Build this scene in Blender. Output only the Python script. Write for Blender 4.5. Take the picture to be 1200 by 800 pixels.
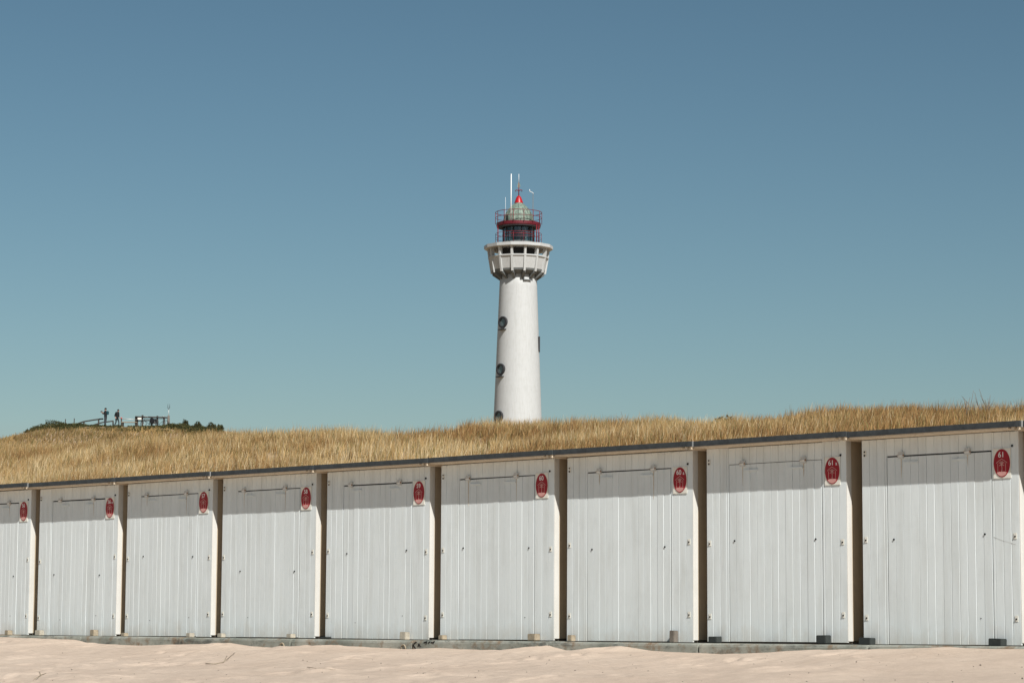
import bpy, bmesh, math, random
import numpy as np
from mathutils import Vector, Matrix, Euler, noise as mnoise

# ------------------------------------------------------------------ camera, sky, sun, exposure
F_PX, PITCH, ROLL, CAM_Z = 3000.0, 0.1108, 0.0056, 0.14      # focal length in pixels of a 1200 px wide frame
SUN_AZ = math.atan2(0.399, -0.917)                            # sun stands behind the camera, to the right
SUN_EL = math.radians(42)
scene = bpy.context.scene
for o in list(bpy.data.objects): bpy.data.objects.remove(o)
COL = scene.collection
cam_data = bpy.data.cameras.new('camera'); cam = bpy.data.objects.new('camera', cam_data); COL.objects.link(cam)
cam_data.sensor_width = 36.0; cam_data.lens = F_PX / 1200 * 36
cam_data.clip_start = 0.1; cam_data.clip_end = 5000
cam.matrix_world = Matrix.Translation((0, 0, CAM_Z)) @ Matrix.Rotation(math.pi/2 + PITCH, 4, 'X') @ Matrix.Rotation(ROLL, 4, 'Z')
scene.camera = cam
world = bpy.data.worlds.new('World'); scene.world = world; world.use_nodes = True
wn, wl = world.node_tree.nodes, world.node_tree.links
bg = wn['Background']; sky = wn.new('ShaderNodeTexSky'); sky.sky_type = 'NISHITA'; sky.sun_disc = False
sky.sun_elevation = SUN_EL; sky.sun_rotation = SUN_AZ
sky.altitude = 0; sky.air_density = 1.0; sky.dust_density = 0.5; sky.ozone_density = 1.5
hs = wn.new('ShaderNodeHueSaturation'); hs.inputs['Hue'].default_value = 0.478; hs.inputs['Saturation'].default_value = 0.92
wl.new(sky.outputs[0], hs.inputs['Color']); hs.inputs['Value'].default_value = 0.444; gm = wn.new('ShaderNodeGamma'); gm.inputs[1].default_value = 1.4
wl.new(hs.outputs[0], gm.inputs[0]); wl.new(gm.outputs[0], bg.inputs[0]); bg.inputs[1].default_value = 0.065
sun_d = bpy.data.lights.new('sun', 'SUN'); sun_d.energy = 4.4; sun_d.angle = math.radians(0.53); sun_d.color = (1.0, 0.975, 0.93)
sun = bpy.data.objects.new('sun', sun_d); COL.objects.link(sun)
sdir = Vector((math.cos(SUN_EL)*math.sin(SUN_AZ), math.cos(SUN_EL)*math.cos(SUN_AZ), math.sin(SUN_EL)))
sun.rotation_euler = sdir.to_track_quat('Z', 'Y').to_euler(); sun.location = (20, -40, 40)
vs = scene.view_settings; vs.view_transform = 'Standard'; vs.look = 'None'; vs.gamma = 1.0; vs.exposure = 0.33; vs.use_curve_mapping = False

rng = np.random.default_rng(7); random.seed(7)

# ------------------------------------------------------------------ geometry of the place
ROW_A = 0.7927                                   # the row of huts runs at 45 degrees to the view
ROW_X, ROW_Y, HUT_PITCH, HUT_W, HUT_H = -0.9235, 33.534, 2.2993, 2.0945, 2.25
DX, DY = math.cos(ROW_A), -math.sin(ROW_A)       # along the row, to the right
BX, BY = math.sin(ROW_A), math.cos(ROW_A)        # behind the row
def row_to_world(s, w): return ROW_X + DX*s + BX*w, ROW_Y + DY*s + BY*w
def ray(px, py):                                 # pixel of the 1200x800 frame -> direction with y = 1
    u, v = px - 600, 400 - py
    c, s = math.cos(ROLL), math.sin(ROLL)
    u, v = u*c - v*s, u*s + v*c
    x, yc, zc = u, v, F_PX
    y = zc*math.cos(PITCH) - yc*math.sin(PITCH); z = zc*math.sin(PITCH) + yc*math.cos(PITCH)
    return x/y, z/y
def at(px, py, Y): dx, dz = ray(px, py); return Vector((dx*Y, Y, CAM_Z + dz*Y))
def hit_row(px, py, w):                          # pixel -> point on the vertical plane at w metres behind the row
    dx, dz = ray(px, py)
    t = (w + ROW_X*BX + ROW_Y*BY) / (dx*BX + BY)
    x, y = dx*t, t
    return (x-ROW_X)*DX + (y-ROW_Y)*DY, CAM_Z + dz*t

# ------------------------------------------------------------------ material helpers
def nt(name):
    m = bpy.data.materials.new(name); m.use_nodes = True
    return m, m.node_tree.nodes, m.node_tree.links, m.node_tree.nodes['Principled BSDF']
def noise_tex(n, l, scale, detail=6, rough=0.6, vec=None, sc=None):
    t = n.new('ShaderNodeTexNoise'); t.inputs['Scale'].default_value = scale; t.inputs['Detail'].default_value = detail; t.inputs['Roughness'].default_value = rough
    if vec is not None:
        if sc:
            mp = n.new('ShaderNodeMapping'); mp.inputs['Scale'].default_value = sc; l.new(vec, mp.inputs[0]); vec = mp.outputs[0]
        l.new(vec, t.inputs['Vector'])
    return t.outputs['Fac']
def ramp(n, l, fac, stops):
    r = n.new('ShaderNodeValToRGB'); el = r.color_ramp.elements
    while len(el) < len(stops): el.new(0.5)
    for e, (p, c) in zip(el, stops): e.position = p; e.color = (*c, 1) if len(c) == 3 else c
    l.new(fac, r.inputs[0]); return r.outputs[0]
def mix(n, l, a, b, fac, mode='MIX'):
    m = n.new('ShaderNodeMix'); m.data_type = 'RGBA'; m.blend_type = mode
    for sock, v in ((m.inputs[0], fac), (m.inputs[6], a), (m.inputs[7], b)):
        if isinstance(v, bpy.types.NodeSocket): l.new(v, sock)
        elif isinstance(v, (int, float)): sock.default_value = v
        else: sock.default_value = (*v, 1)
    return m.outputs[2]
def bump(n, l, p, h, strength, dist):
    b = n.new('ShaderNodeBump'); b.inputs['Strength'].default_value = strength; b.inputs['Distance'].default_value = dist
    l.new(h, b.inputs['Height']); l.new(b.outputs[0], p.inputs['Normal'])
def simple(name, col, rough=0.6, metal=0.0, var=0.25, scale=6.0, spec=0.4):
    m, n, l, p = nt(name); tc = n.new('ShaderNodeTexCoord')
    f = noise_tex(n, l, scale, 5, 0.6, tc.outputs['Object'])
    c = ramp(n, l, f, [(0.3, tuple(v*(1-var) for v in col)), (0.7, tuple(min(1, v*(1+var*0.6)) for v in col))])
    l.new(c, p.inputs['Base Color']); p.inputs['Roughness'].default_value = rough; p.inputs['Metallic'].default_value = metal
    p.inputs['Specular IOR Level'].default_value = spec
    bump(n, l, p, f, 0.15, 0.01)
    return m

def mat_paint(name, col, grime=(0.42, 0.42, 0.37), gamt=0.35, splash=False):
    m, n, l, p = nt(name); g = n.new('ShaderNodeNewGeometry'); oi = n.new('ShaderNodeObjectInfo')
    f1 = noise_tex(n, l, 1.0, 6, 0.65, g.outputs['Position'], (9, 9, 0.9))
    f2 = noise_tex(n, l, 2.3, 8, 0.7, g.outputs['Position'])
    f3 = noise_tex(n, l, 60, 3, 0.6, g.outputs['Position'], (1, 1, 0.12))
    dirt = ramp(n, l, f1, [(0.46, (0, 0, 0)), (0.78, (1, 1, 1))])
    patch = ramp(n, l, f2, [(0.5, (0, 0, 0)), (0.8, (1, 1, 1))])
    c = mix(n, l, col, grime, 0.0)
    mm = n.new('ShaderNodeMath'); mm.operation = 'MULTIPLY'; l.new(dirt, mm.inputs[0]); mm.inputs[1].default_value = gamt
    c = mix(n, l, col, grime, mm.outputs[0])
    mm2 = n.new('ShaderNodeMath'); mm2.operation = 'MULTIPLY'; l.new(patch, mm2.inputs[0]); mm2.inputs[1].default_value = gamt*0.5
    c = mix(n, l, c, tuple(v*0.8 for v in grime), mm2.outputs[0])
    if splash:
        sx_ = n.new('ShaderNodeSeparateXYZ'); l.new(g.outputs['Position'], sx_.inputs[0]); f9 = noise_tex(n, l, 5, 7, 0.7, g.outputs['Position'], (1, 1, .5))
        ad = n.new('ShaderNodeMath'); ad.operation = 'MULTIPLY_ADD'; l.new(f9, ad.inputs[0]); ad.inputs[1].default_value = .7; ad.inputs[2].default_value = -.18
        sb = n.new('ShaderNodeMath'); sb.operation = 'SUBTRACT'; l.new(ad.outputs[0], sb.inputs[0]); l.new(sx_.outputs[2], sb.inputs[1])
        mr = n.new('ShaderNodeMapRange'); l.new(sb.outputs[0], mr.inputs[0]); mr.inputs[1].default_value = 0; mr.inputs[2].default_value = .3; mr.inputs[4].default_value = .5
        c = mix(n, l, c, (0.52, 0.45, 0.36), mr.outputs[0])
    br = n.new('ShaderNodeMapRange'); br.inputs[3].default_value = 0.945; br.inputs[4].default_value = 1.01; l.new(oi.outputs['Random'], br.inputs[0])
    c = mix(n, l, c, br.outputs[0], 1.0, 'MULTIPLY')
    l.new(c, p.inputs['Base Color']); p.inputs['Roughness'].default_value = 0.55; p.inputs['Specular IOR Level'].default_value = 0.3
    bump(n, l, p, f3, 0.12, 0.004)
    return m
M = {}
M['plank'] = mat_paint('plank_paint', (0.735, 0.785, 0.785), splash=True)
M['door'] = mat_paint('door_paint', (0.73, 0.78, 0.78), gamt=0.28, splash=True)
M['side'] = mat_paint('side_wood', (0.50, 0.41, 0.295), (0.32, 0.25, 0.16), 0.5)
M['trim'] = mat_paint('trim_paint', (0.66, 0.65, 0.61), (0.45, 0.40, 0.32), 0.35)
M['stain'] = simple('rust_run', (0.56, 0.49, 0.40), 0.8, var=0.2, scale=30)
M['palewood'] = simple('pale_wood', (0.40, 0.36, 0.29), 0.85, var=0.3, scale=14)
M['darkwood'] = simple('dark_wood', (0.055, 0.046, 0.038), 0.9, var=0.35, scale=9)
M['soffit'] = mat_paint('soffit_board', (0.72, 0.60, 0.45), (0.45, 0.33, 0.2), 0.4)
M['back'] = simple('groove_backing', (0.50, 0.52, 0.51), 0.9)
M['felt'] = simple('roof_felt', (0.045, 0.052, 0.056), 0.55, var=0.4, scale=12)
M['zinc'] = simple('joint_strip', (0.68, 0.68, 0.66), 0.35, 0.3)
M['steel'] = simple('galvanised', (0.62, 0.62, 0.59), 0.45, 0.2)
M['rust'] = simple('rusty_steel', (0.33, 0.17, 0.09), 0.8)
M['black'] = simple('black_hole', (0.012, 0.012, 0.012), 0.6)
M['rubber'] = simple('dark_block', (0.03, 0.035, 0.033), 0.85, var=0.4)
M['wood'] = simple('weathered_wood', (0.34, 0.28, 0.20), 0.85, var=0.35, scale=18)
M['greywood'] = simple('grey_wood', (0.17, 0.145, 0.12), 0.9, var=0.35, scale=9)
M['plate'] = simple('sign_plate', (0.78, 0.76, 0.68), 0.5, var=0.12)
M['red'] = simple('sign_red', (0.33, 0.008, 0.018), 0.4, var=0.15)
M['ink'] = simple('sign_white', (0.82, 0.78, 0.76), 0.5, var=0.05)
M['print'] = simple('sign_emblem', (0.58, 0.30, 0.27), 0.5, var=0.1)
M['towerwhite'] = mat_paint('tower_white', (0.50, 0.51, 0.505), (0.33, 0.33, 0.30), 0.45)
M['towergrey'] = simple('tower_grey', (0.13, 0.14, 0.14), 0.8, var=0.15, scale=1.5)
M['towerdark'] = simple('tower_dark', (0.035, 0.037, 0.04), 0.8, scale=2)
M['redmetal'] = simple('red_metal', (0.17, 0.010, 0.020), 0.45, var=0.2)
M['platered'] = simple('plate_red', (0.12, 0.008, 0.016), 0.5, var=0.2)
M['redcap'] = simple('red_cap', (0.40, 0.010, 0.014), 0.4, var=0.15)
M['iron'] = simple('dark_iron', (0.03, 0.03, 0.033), 0.6)
M['mastwhite'] = simple('mast_white', (0.8, 0.8, 0.78), 0.5, var=0.05)
M['hair'] = simple('dark_hair', (0.02, 0.015, 0.012), 0.7)
M['skin'] = simple('skin', (0.45, 0.27, 0.2), 0.6, var=0.08)
M['jacket'] = simple('black_jacket', (0.012, 0.013, 0.015), 0.85)
M['trousers'] = simple('grey_trousers', (0.045, 0.05, 0.055), 0.9)
M['teal'] = simple('teal_bag', (0.012, 0.075, 0.095), 0.8)
M['paintred'] = simple('red_white_tip', (0.6, 0.1, 0.08), 0.6)

m, n, l, p = nt('copper_patina'); tc = n.new('ShaderNodeTexCoord')
f = noise_tex(n, l, 2.2, 8, 0.7, tc.outputs['Object'], (3, 3, 0.6))
l.new(ramp(n, l, f, [(0.3, (0.05, 0.075, 0.06)), (0.5, (0.15, 0.205, 0.165)), (0.72, (0.34, 0.39, 0.32))]), p.inputs['Base Color']); p.inputs['Roughness'].default_value = 0.7; M['copper'] = m

m, n, l, p = nt('lantern_glass'); tr = n.new('ShaderNodeBsdfTransparent'); tr.inputs[0].default_value = (0.45, 0.53, 0.52, 1)
gl = n.new('ShaderNodeBsdfGlossy'); gl.inputs['Roughness'].default_value = 0.03; ms = n.new('ShaderNodeMixShader'); ms.inputs[0].default_value = 0.10
l.new(tr.outputs[0], ms.inputs[1]); l.new(gl.outputs[0], ms.inputs[2]); l.new(ms.outputs[0], n['Material Output'].inputs[0]); M['glass'] = m
m, n, l, p = nt('porthole_glass'); p.inputs['Base Color'].default_value = (0.10, 0.13, 0.13, 1); p.inputs['Roughness'].default_value = 0.08; p.inputs['Specular IOR Level'].default_value = 0.8; M['pane'] = m

m, n, l, p = nt('concrete'); g = n.new('ShaderNodeNewGeometry')
f1 = noise_tex(n, l, 1.6, 8, 0.7, g.outputs['Position']); f2 = noise_tex(n, l, 4.5, 8, 0.75, g.outputs['Position']); f3 = noise_tex(n, l, 70, 4, 0.7, g.outputs['Position'])
c = ramp(n, l, f1, [(0.32, (0.17, 0.185, 0.155)), (0.5, (0.28, 0.29, 0.25)), (0.68, (0.42, 0.41, 0.35))])
st = ramp(n, l, f2, [(0.5, (0, 0, 0)), (0.66, (0.9, 0.9, 0.9))]); c = mix(n, l, c, (0.20, 0.115, 0.055), st)
f4 = noise_tex(n, l, 2.9, 7, 0.7, g.outputs['Position'], (1, 1, 2.5)); st2 = ramp(n, l, f4, [(0.52, (0, 0, 0)), (0.64, (0.8, 0.8, 0.8))]); c = mix(n, l, c, (0.08, 0.085, 0.075), st2)
l.new(c, p.inputs['Base Color']); p.inputs['Roughness'].default_value = 0.9; bump(n, l, p, f3, 0.6, 0.01); M['concrete'] = m

def sand_mat(name, grassy):
    m, n, l, p = nt(name); g = n.new('ShaderNodeNewGeometry'); P = g.outputs['Position']
    f1 = noise_tex(n, l, 0.7, 6, 0.65, P); f2 = noise_tex(n, l, 9, 8, 0.75, P); f3 = noise_tex(n, l, 160, 3, 0.7, P)
    c = ramp(n, l, f1, [(0.3, (0.515, 0.41, 0.325)), (0.7, (0.60, 0.49, 0.395))])
    c = mix(n, l, c, ramp(n, l, f2, [(0.3, (0.88, 0.87, 0.86)), (0.7, (1.05, 1.05, 1.05))]), 1.0, 'MULTIPLY')
    c = mix(n, l, c, ramp(n, l, f3, [(0.28, (0.72, 0.68, 0.62)), (0.5, (1, 1, 1)), (0.75, (1.08, 1.08, 1.1))]), 0.7, 'MULTIPLY')
    if grassy:
        f5 = noise_tex(n, l, 0.35, 6, 0.7, P)
        c = mix(n, l, c, (0.26, 0.17, 0.075), ramp(n, l, f5, [(0.38, (0.95, 0.95, 0.95)), (0.62, (0.45, 0.45, 0.45))]))
    l.new(c, p.inputs['Base Color']); p.inputs['Roughness'].default_value = 0.95; p.inputs['Specular IOR Level'].default_value = 0.15
    ad = n.new('ShaderNodeMath'); ad.operation = 'ADD'; l.new(f2, ad.inputs[0]); l.new(f3, ad.inputs[1])
    bump(n, l, p, ad.outputs[0], 0.5, 0.02)
    return m
M['sand'] = sand_mat('beach_sand', False); M['dune'] = sand_mat('dune_soil', True)

def leaf_mat(name, rough=0.7, transl=0.25):
    m, n, l, p = nt(name); a = n.new('ShaderNodeAttribute'); a.attribute_name = 'tint'
    l.new(a.outputs['Color'], p.inputs['Base Color']); p.inputs['Roughness'].default_value = rough; p.inputs['Specular IOR Level'].default_value = 0.2
    t = n.new('ShaderNodeBsdfTranslucent'); l.new(a.outputs['Color'], t.inputs[0]); ms = n.new('ShaderNodeMixShader'); ms.inputs[0].default_value = transl
    l.new(p.outputs[0], ms.inputs[1]); l.new(t.outputs[0], ms.inputs[2]); l.new(ms.outputs[0], n['Material Output'].inputs[0]); return m
M['grass'] = leaf_mat('marram_blade'); M['leaf'] = leaf_mat('shrub_leaf')

# ------------------------------------------------------------------ mesh helpers
class MB:
    def __init__(s): s.v, s.f, s.mi, s.sm = [], [], [], []
    def add(s, vs, fs, mi=0, sm=False):
        b = len(s.v); s.v += [tuple(v) for v in vs]; s.f += [tuple(i+b for i in f) for f in fs]; s.mi += [mi]*len(fs); s.sm += [sm]*len(fs); return s
    def box(s, x0, x1, y0, y1, z0, z1, mi=0):
        return s.add([(x0,y0,z0),(x1,y0,z0),(x1,y1,z0),(x0,y1,z0),(x0,y0,z1),(x1,y0,z1),(x1,y1,z1),(x0,y1,z1)],
                     [(0,3,2,1),(4,5,6,7),(0,1,5,4),(1,2,6,5),(2,3,7,6),(3,0,4,7)], mi)
    def prism(s, pts, h0, h1, axis=1, mi=0):      # polygon in the plane across the axis, extruded along it
        n = len(pts)
        def P(a, b, h): return (a, h, b) if axis == 1 else ((a, b, h) if axis == 2 else (h, a, b))
        vs = [P(a, b, h0) for a, b in pts] + [P(a, b, h1) for a, b in pts]
        fs = [tuple(range(n)), tuple(range(2*n-1, n-1, -1))] + [(i, i+n, (i+1) % n + n, (i+1) % n) for i in range(n)]
        return s.add(vs, fs, mi)
    def tube(s, pts, r, seg=8, mi=0, caps=True):
        pts = [Vector(p) for p in pts]; rs = r if isinstance(r, (list, tuple)) else [r]*len(pts)
        vs, fs = [], []
        for i, p in enumerate(pts):
            d = (pts[min(i+1, len(pts)-1)] - pts[max(i-1, 0)]).normalized()
            a = d.cross(Vector((0, 0, 1)) if abs(d.z) < 0.9 else Vector((1, 0, 0))).normalized(); b = d.cross(a)
            vs += [p + (a*math.cos(2*math.pi*k/seg) + b*math.sin(2*math.pi*k/seg))*rs[i] for k in range(seg)]
        for i in range(len(pts)-1):
            for k in range(seg):
                fs.append((i*seg+k, i*seg+(k+1) % seg, (i+1)*seg+(k+1) % seg, (i+1)*seg+k))
        if caps: fs += [tuple(range(seg))[::-1], tuple(range((len(pts)-1)*seg, len(pts)*seg))]
        return s.add(vs, fs, mi, True)
    def lathe(s, prof, seg=48, mi=0, sm=True, rot=0.0, close=False):
        vs, fs = [], []
        for r, z in prof: vs += [(r*math.sin(rot+2*math.pi*k/seg), -r*math.cos(rot+2*math.pi*k/seg), z) for k in range(seg)]
        m = len(prof)
        for i in range(m if close else m-1):
            j = (i+1) % m
            for k in range(seg): fs.append((i*seg+k, i*seg+(k+1) % seg, j*seg+(k+1) % seg, j*seg+k))
        return s.add(vs, fs, mi, sm)
    def ring(s, r, z, tr, seg=40, tseg=6, mi=0, a0=0, a1=2*math.pi):
        full = abs(a1-a0-2*math.pi) < 1e-6; k = seg if full else seg+1
        pts = [(r*math.sin(a0+(a1-a0)*i/seg), -r*math.cos(a0+(a1-a0)*i/seg), z) for i in range(k)]
        if full: pts += pts[:1]
        return s.tube(pts, tr, tseg, mi, caps=not full)
    def mesh(s, name, mats):
        me = bpy.data.meshes.new(name); me.from_pydata(s.v, [], s.f)
        for m_ in (mats if isinstance(mats, (list, tuple)) else [mats]): me.materials.append(m_)
        me.polygons.foreach_set('material_index', s.mi); me.polygons.foreach_set('use_smooth', s.sm); me.update()
        bm = bmesh.new(); bm.from_mesh(me); bmesh.ops.recalc_face_normals(bm, faces=bm.faces); bm.to_mesh(me); bm.free()
        return me
    def build(s, name, mats, parent=None, loc=(0,0,0), rz=0.0): return link(name, s.mesh(name, mats), parent, loc, rz)
def link(name, data, parent=None, loc=(0,0,0), rz=0.0):
    o = bpy.data.objects.new(name, data); COL.objects.link(o); o.parent = parent; o.location = loc; o.rotation_euler = (0, 0, rz); return o
def empty(name, loc, rz=0.0, rot=None):
    o = bpy.data.objects.new(name, None); COL.objects.link(o); o.location = loc; o.rotation_euler = rot or (0, 0, rz); o.empty_display_size = 0.2; return o
def tag(o, label=None, cat=None, group=None, kind=None):
    if label: o['label'] = label
    if cat: o['category'] = cat
    if group: o['group'] = group
    if kind: o['kind'] = kind
    return o
def bevel_mesh(me, off):
    bm = bmesh.new(); bm.from_mesh(me); bmesh.ops.bevel(bm, geom=list(bm.edges), offset=off, segments=2, affect='EDGES'); bm.to_mesh(me); bm.free(); return me
def grid_mesh(name, X, Y, Z, mat):
    r, c = X.shape; me = bpy.data.meshes.new(name)
    co = np.stack([X, Y, Z], -1).reshape(-1, 3).astype(np.float32)
    i = np.arange(r*c).reshape(r, c); q = np.stack([i[:-1, :-1], i[:-1, 1:], i[1:, 1:], i[1:, :-1]], -1).reshape(-1, 4)
    return np_mesh(me, co, q, mat)
def np_mesh(me, co, faces, mat, smooth=True, tint=None):
    k = faces.shape[1]; me.vertices.add(len(co)); me.vertices.foreach_set('co', co.astype(np.float32).ravel())
    me.loops.add(faces.size); me.loops.foreach_set('vertex_index', faces.astype(np.int32).ravel())
    me.polygons.add(len(faces)); me.polygons.foreach_set('loop_start', np.arange(0, faces.size, k, dtype=np.int32))
    me.polygons.foreach_set('use_smooth', np.full(len(faces), smooth)); me.materials.append(mat)
    if tint is not None:
        a = me.attributes.new('tint', 'FLOAT_COLOR', 'POINT'); a.data.foreach_set('color', np.c_[tint, np.ones(len(tint))].astype(np.float32).ravel())
    me.update(calc_edges=True); return me

# smooth value noise in numpy
def vnoise(x, y, seed=0):
    xi, yi = np.floor(x).astype(np.int64), np.floor(y).astype(np.int64); fx, fy = x-xi, y-yi
    def hsh(a, b):
        h = (a*374761393 + b*668265263 + seed*2147483647) & 0xffffffff
        h = ((h ^ (h >> 13)) * 1274126177) & 0xffffffff
        return ((h ^ (h >> 16)) & 0xffff) / 65535.0
    u, v = fx*fx*fx*(fx*(fx*6-15)+10), fy*fy*fy*(fy*(fy*6-15)+10)
    return (hsh(xi, yi)*(1-u)+hsh(xi+1, yi)*u)*(1-v) + (hsh(xi, yi+1)*(1-u)+hsh(xi+1, yi+1)*u)*v
def fbm(x, y, octv=4, seed=0):
    t = 0; a = 0.5
    for k in range(octv): t = t + a*(vnoise(x*2**k+17.3*k, y*2**k-9.1*k, seed+k)-0.5); a *= 0.5
    return t

# ------------------------------------------------------------------ beach
SAND0 = -0.155
edge_px = [(-120, 744), (0, 746), (88, 749), (104, 753), (170, 756), (207, 755), (250, 754), (270, 752.5), (292, 756), (340, 759.5), (382, 755), (420, 757), (480, 760.5), (513, 759), (560, 761), (610, 761), (642, 755.5), (664, 762), (695, 760), (735, 757.5), (762, 762),
           (818, 764.5), (855, 766.5), (900, 764), (950, 761), (1010, 760), (1060, 759.5), (1110, 757.5), (1150, 759.5), (1200, 760), (1300, 761)]
es, ez = zip(*[hit_row(px, py, -.31) for px, py in edge_px]); es, ez = np.array(es), np.array(ez)
feet = [(rng.uniform(-22, 8), rng.uniform(-11, -.5), rng.uniform(0, 6.28), rng.uniform(.7, 1.3)) for _ in range(420)]
def beach_h(s, w):
    z = SAND0 + 0.054*np.minimum(w, 0) + 0*s
    near = np.exp(-(np.maximum(-w-0.31, 0)/1.1)**1.5)
    z = z + (np.interp(s, es, ez)-SAND0-0.054*np.minimum(w, 0))*near
    z = z + 0.13*fbm(s*0.35, w*0.5, 3, 3) * np.clip(-w/2, 0, 1) + 0.075*fbm(s*1.3, w*1.5, 4, 5) * np.clip(-0.15-w/2, 0, 1)
    z = z + 0.03*fbm(s*4.2, w*4.2, 3, 9)*np.clip(.2-w, .2, 1)
    return z
def axis(dense0, dense1, step, far0, far1):
    a = np.arange(dense0, dense1+1e-6, step); L, R = [], []
    d = step
    x = a[0]
    while x > far0: d *= 1.35; x -= d; L.append(x)
    d = step; x = a[-1]
    while x < far1: d *= 1.35; x += d; R.append(x)
    return np.array(L[::-1] + list(a) + R)
sa = axis(-21, 9, 0.045, -900, 900)
wa = axis(-10.5, 0.1, 0.045, -900, 0.1); wa = np.append(wa, [0.6, 1.2])
S, W = np.meshgrid(sa, wa); Z = beach_h(S, W)
for fs_, fw_, fa, sc in feet:
    i0, i1 = np.searchsorted(sa, [fs_-.5, fs_+.5]); j0, j1 = np.searchsorted(wa, [fw_-.5, fw_+.5])
    if i1 <= i0 or j1 <= j0: continue
    u = S[j0:j1, i0:i1]-fs_; v = W[j0:j1, i0:i1]-fw_
    a = (u*math.cos(fa)+v*math.sin(fa))/(.15*sc); b = (-u*math.sin(fa)+v*math.cos(fa))/(.075*sc); r = np.sqrt(a*a+b*b)
    Z[j0:j1, i0:i1] += -0.032*np.exp(-r**2*1.1) + 0.016*np.exp(-((r-1.7)/.5)**2)
Z[wa > 0.05] = SAND0
X, Y = row_to_world(S, W)
tag(link('beach', grid_mesh('beach', X, Y, Z, M['sand'])), 'pale pinkish sand with footprints in front of the huts', None, None, 'structure')
def sand_z(s, w):
    i = int(np.clip(np.searchsorted(sa, s), 1, len(sa)-1)); j = int(np.clip(np.searchsorted(wa, w), 1, len(wa)-1)); return float(Z[j, i])
Zb = Z

# ------------------------------------------------------------------ dune ground
WC = 28.0
sil = [(-200, 525), (0, 518), (40, 515), (100, 514.5), (180, 513.5), (250, 511), (300, 506), (400, 499), (500, 497), (550, 497.5), (582, 505), (614, 505), (636, 496), (665, 482), (700, 480),
       (760, 486), (800, 487), (850, 486), (880, 478), (900, 475), (950, 476), (1000, 476), (1050, 469), (1100, 467), (1150, 470), (1200, 471), (1400, 470)]
cs, cz = zip(*sorted(hit_row(px, py, WC) for px, py in sil))
cs, cz = np.array(cs), np.array(cz) - 0.61
hill_px = [(-60, 530), (10, 514), (40, 507), (60, 502.5), (80, 501), (120, 500.5), (160, 501), (200, 501), (240, 503), (265, 505), (300, 512), (380, 530)]
LOOK_Y = 240.0
hx, hz = zip(*[(at(a, b, LOOK_Y).x, at(a, b, LOOK_Y).z) for a, b in hill_px]); hx, hz = np.array(hx), np.array(hz)
def dune_h(s, w):
    c = np.interp(s, cs, cz); t = np.clip((w-2.6)/(WC-2.6), 0, 1)
    z = SAND0 + (c-SAND0)*(1-(1-t)**1.55)
    back = np.clip((w-WC)/18, 0, 1); z = z - (c-3.2)*(back*back*(3-2*back))*0.6
    am = np.clip((w-3)/5, 0, 1)
    z = z + am*(0.55*fbm(s*0.16, w*0.22, 3, 21) + 0.30*fbm(s*0.7, w*0.8, 3, 33))
    x, y = row_to_world(s, w)
    h1 = np.interp(x, hx, hz)*np.exp(-((y-LOOK_Y)/32)**2) * np.exp(-(np.maximum(np.abs(x+36)-26, 0)/12)**2)
    h2 = 10*np.exp(-((x-0.7)/28)**2-((y-252)/28)**2)
    fz = np.maximum(np.maximum(h1, h2), 0)
    far = np.clip((w-60)/30, 0, 1)
    return np.where(far > 0, np.maximum(z, fz*far), z)
sa2 = axis(-80, 16, 0.4, -1500, 1500); wa2 = axis(1.2, 36, 0.4, 1.2, 1600); wa2 = wa2[wa2 >= 1.19]
# finer rows where the far hills stand
sa2 = np.unique(np.concatenate([sa2, np.arange(-240, -80, 2.0)])); wa2 = np.unique(np.concatenate([wa2, np.arange(40, 190, 2.0)]))
S, W = np.meshgrid(sa2, wa2); Zd = dune_h(S, W); Zd[0] = SAND0
X, Y = row_to_world(S, W)
tag(link('dune', grid_mesh('dune', X, Y, Zd, M['dune'])), 'sandy dune rising behind the huts', None, None, 'structure')

# ------------------------------------------------------------------ beach huts
PW = HUT_W/20
def plank_mesh(name, h, mat, w=PW, c=0.0045):
    a, t, g = w/2-0.0012, 0.02, c*.9
    mb = MB(); mb.prism([(-a, t), (-a, g), (-a+c, 0), (a-c, 0), (a, g), (a, t)], 0, h, axis=2); return mb.mesh(name, mat)
D0, D1, DTOP = PW*3.3, PW*16.7, 2.035            # door opening
WALL_TOP = 2.238
NP_D = 13; PWD = (D1-D0-0.016)/NP_D
CH = (.0018, .003, .0046)
plank_full = [plank_mesh('plank', WALL_TOP+0.02, M['plank'], c=c) for c in CH]
plank_cut = [plank_mesh('plank', WALL_TOP+0.02, M['plank'], PW*0.3, .003)]
plank_head = [plank_mesh('plank', WALL_TOP-DTOP-0.013, M['plank'], (D1-D0)/13, c) for c in CH]
plank_door = [plank_mesh('plank', DTOP+0.016, M['door'], PWD, c) for c in CH]
def ellipse(a, b, n=40): return [(a*math.cos(2*math.pi*k/n), b*math.sin(2*math.pi*k/n)) for k in range(n)]
def stroke(mb, pts, wd, y0, y1):
    for (x0, z0), (x1, z1) in zip(pts[:-1], pts[1:]):
        dx, dz = x1-x0, z1-z0; L = math.hypot(dx, dz) or 1; nx, nz = -dz/L*wd/2, dx/L*wd/2; ex, ez = dx/L*wd*0.3, dz/L*wd*0.3
        mb.prism([(x0-ex+nx, z0-ez+nz), (x1+ex+nx, z1+ez+nz), (x1+ex-nx, z1+ez-nz), (x0-ex-nx, z0-ez-nz)], y0, y1)
sp = MB(); sp.box(-.112, .112, -.006, 0, -.162, .158); sign_plate_me = bevel_mesh(sp.mesh('plate', M['plate']), .0015)
so = MB(); so.prism(ellipse(.104, .15), -.010, -.0055); sign_oval_me = so.mesh('red_oval', M['red'])
se = MB()
stroke(se, [(-.068, .002), (-.035, .026), (0, .045), (.035, .026), (.068, .002)], .006, -.0125, -.0095)
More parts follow.
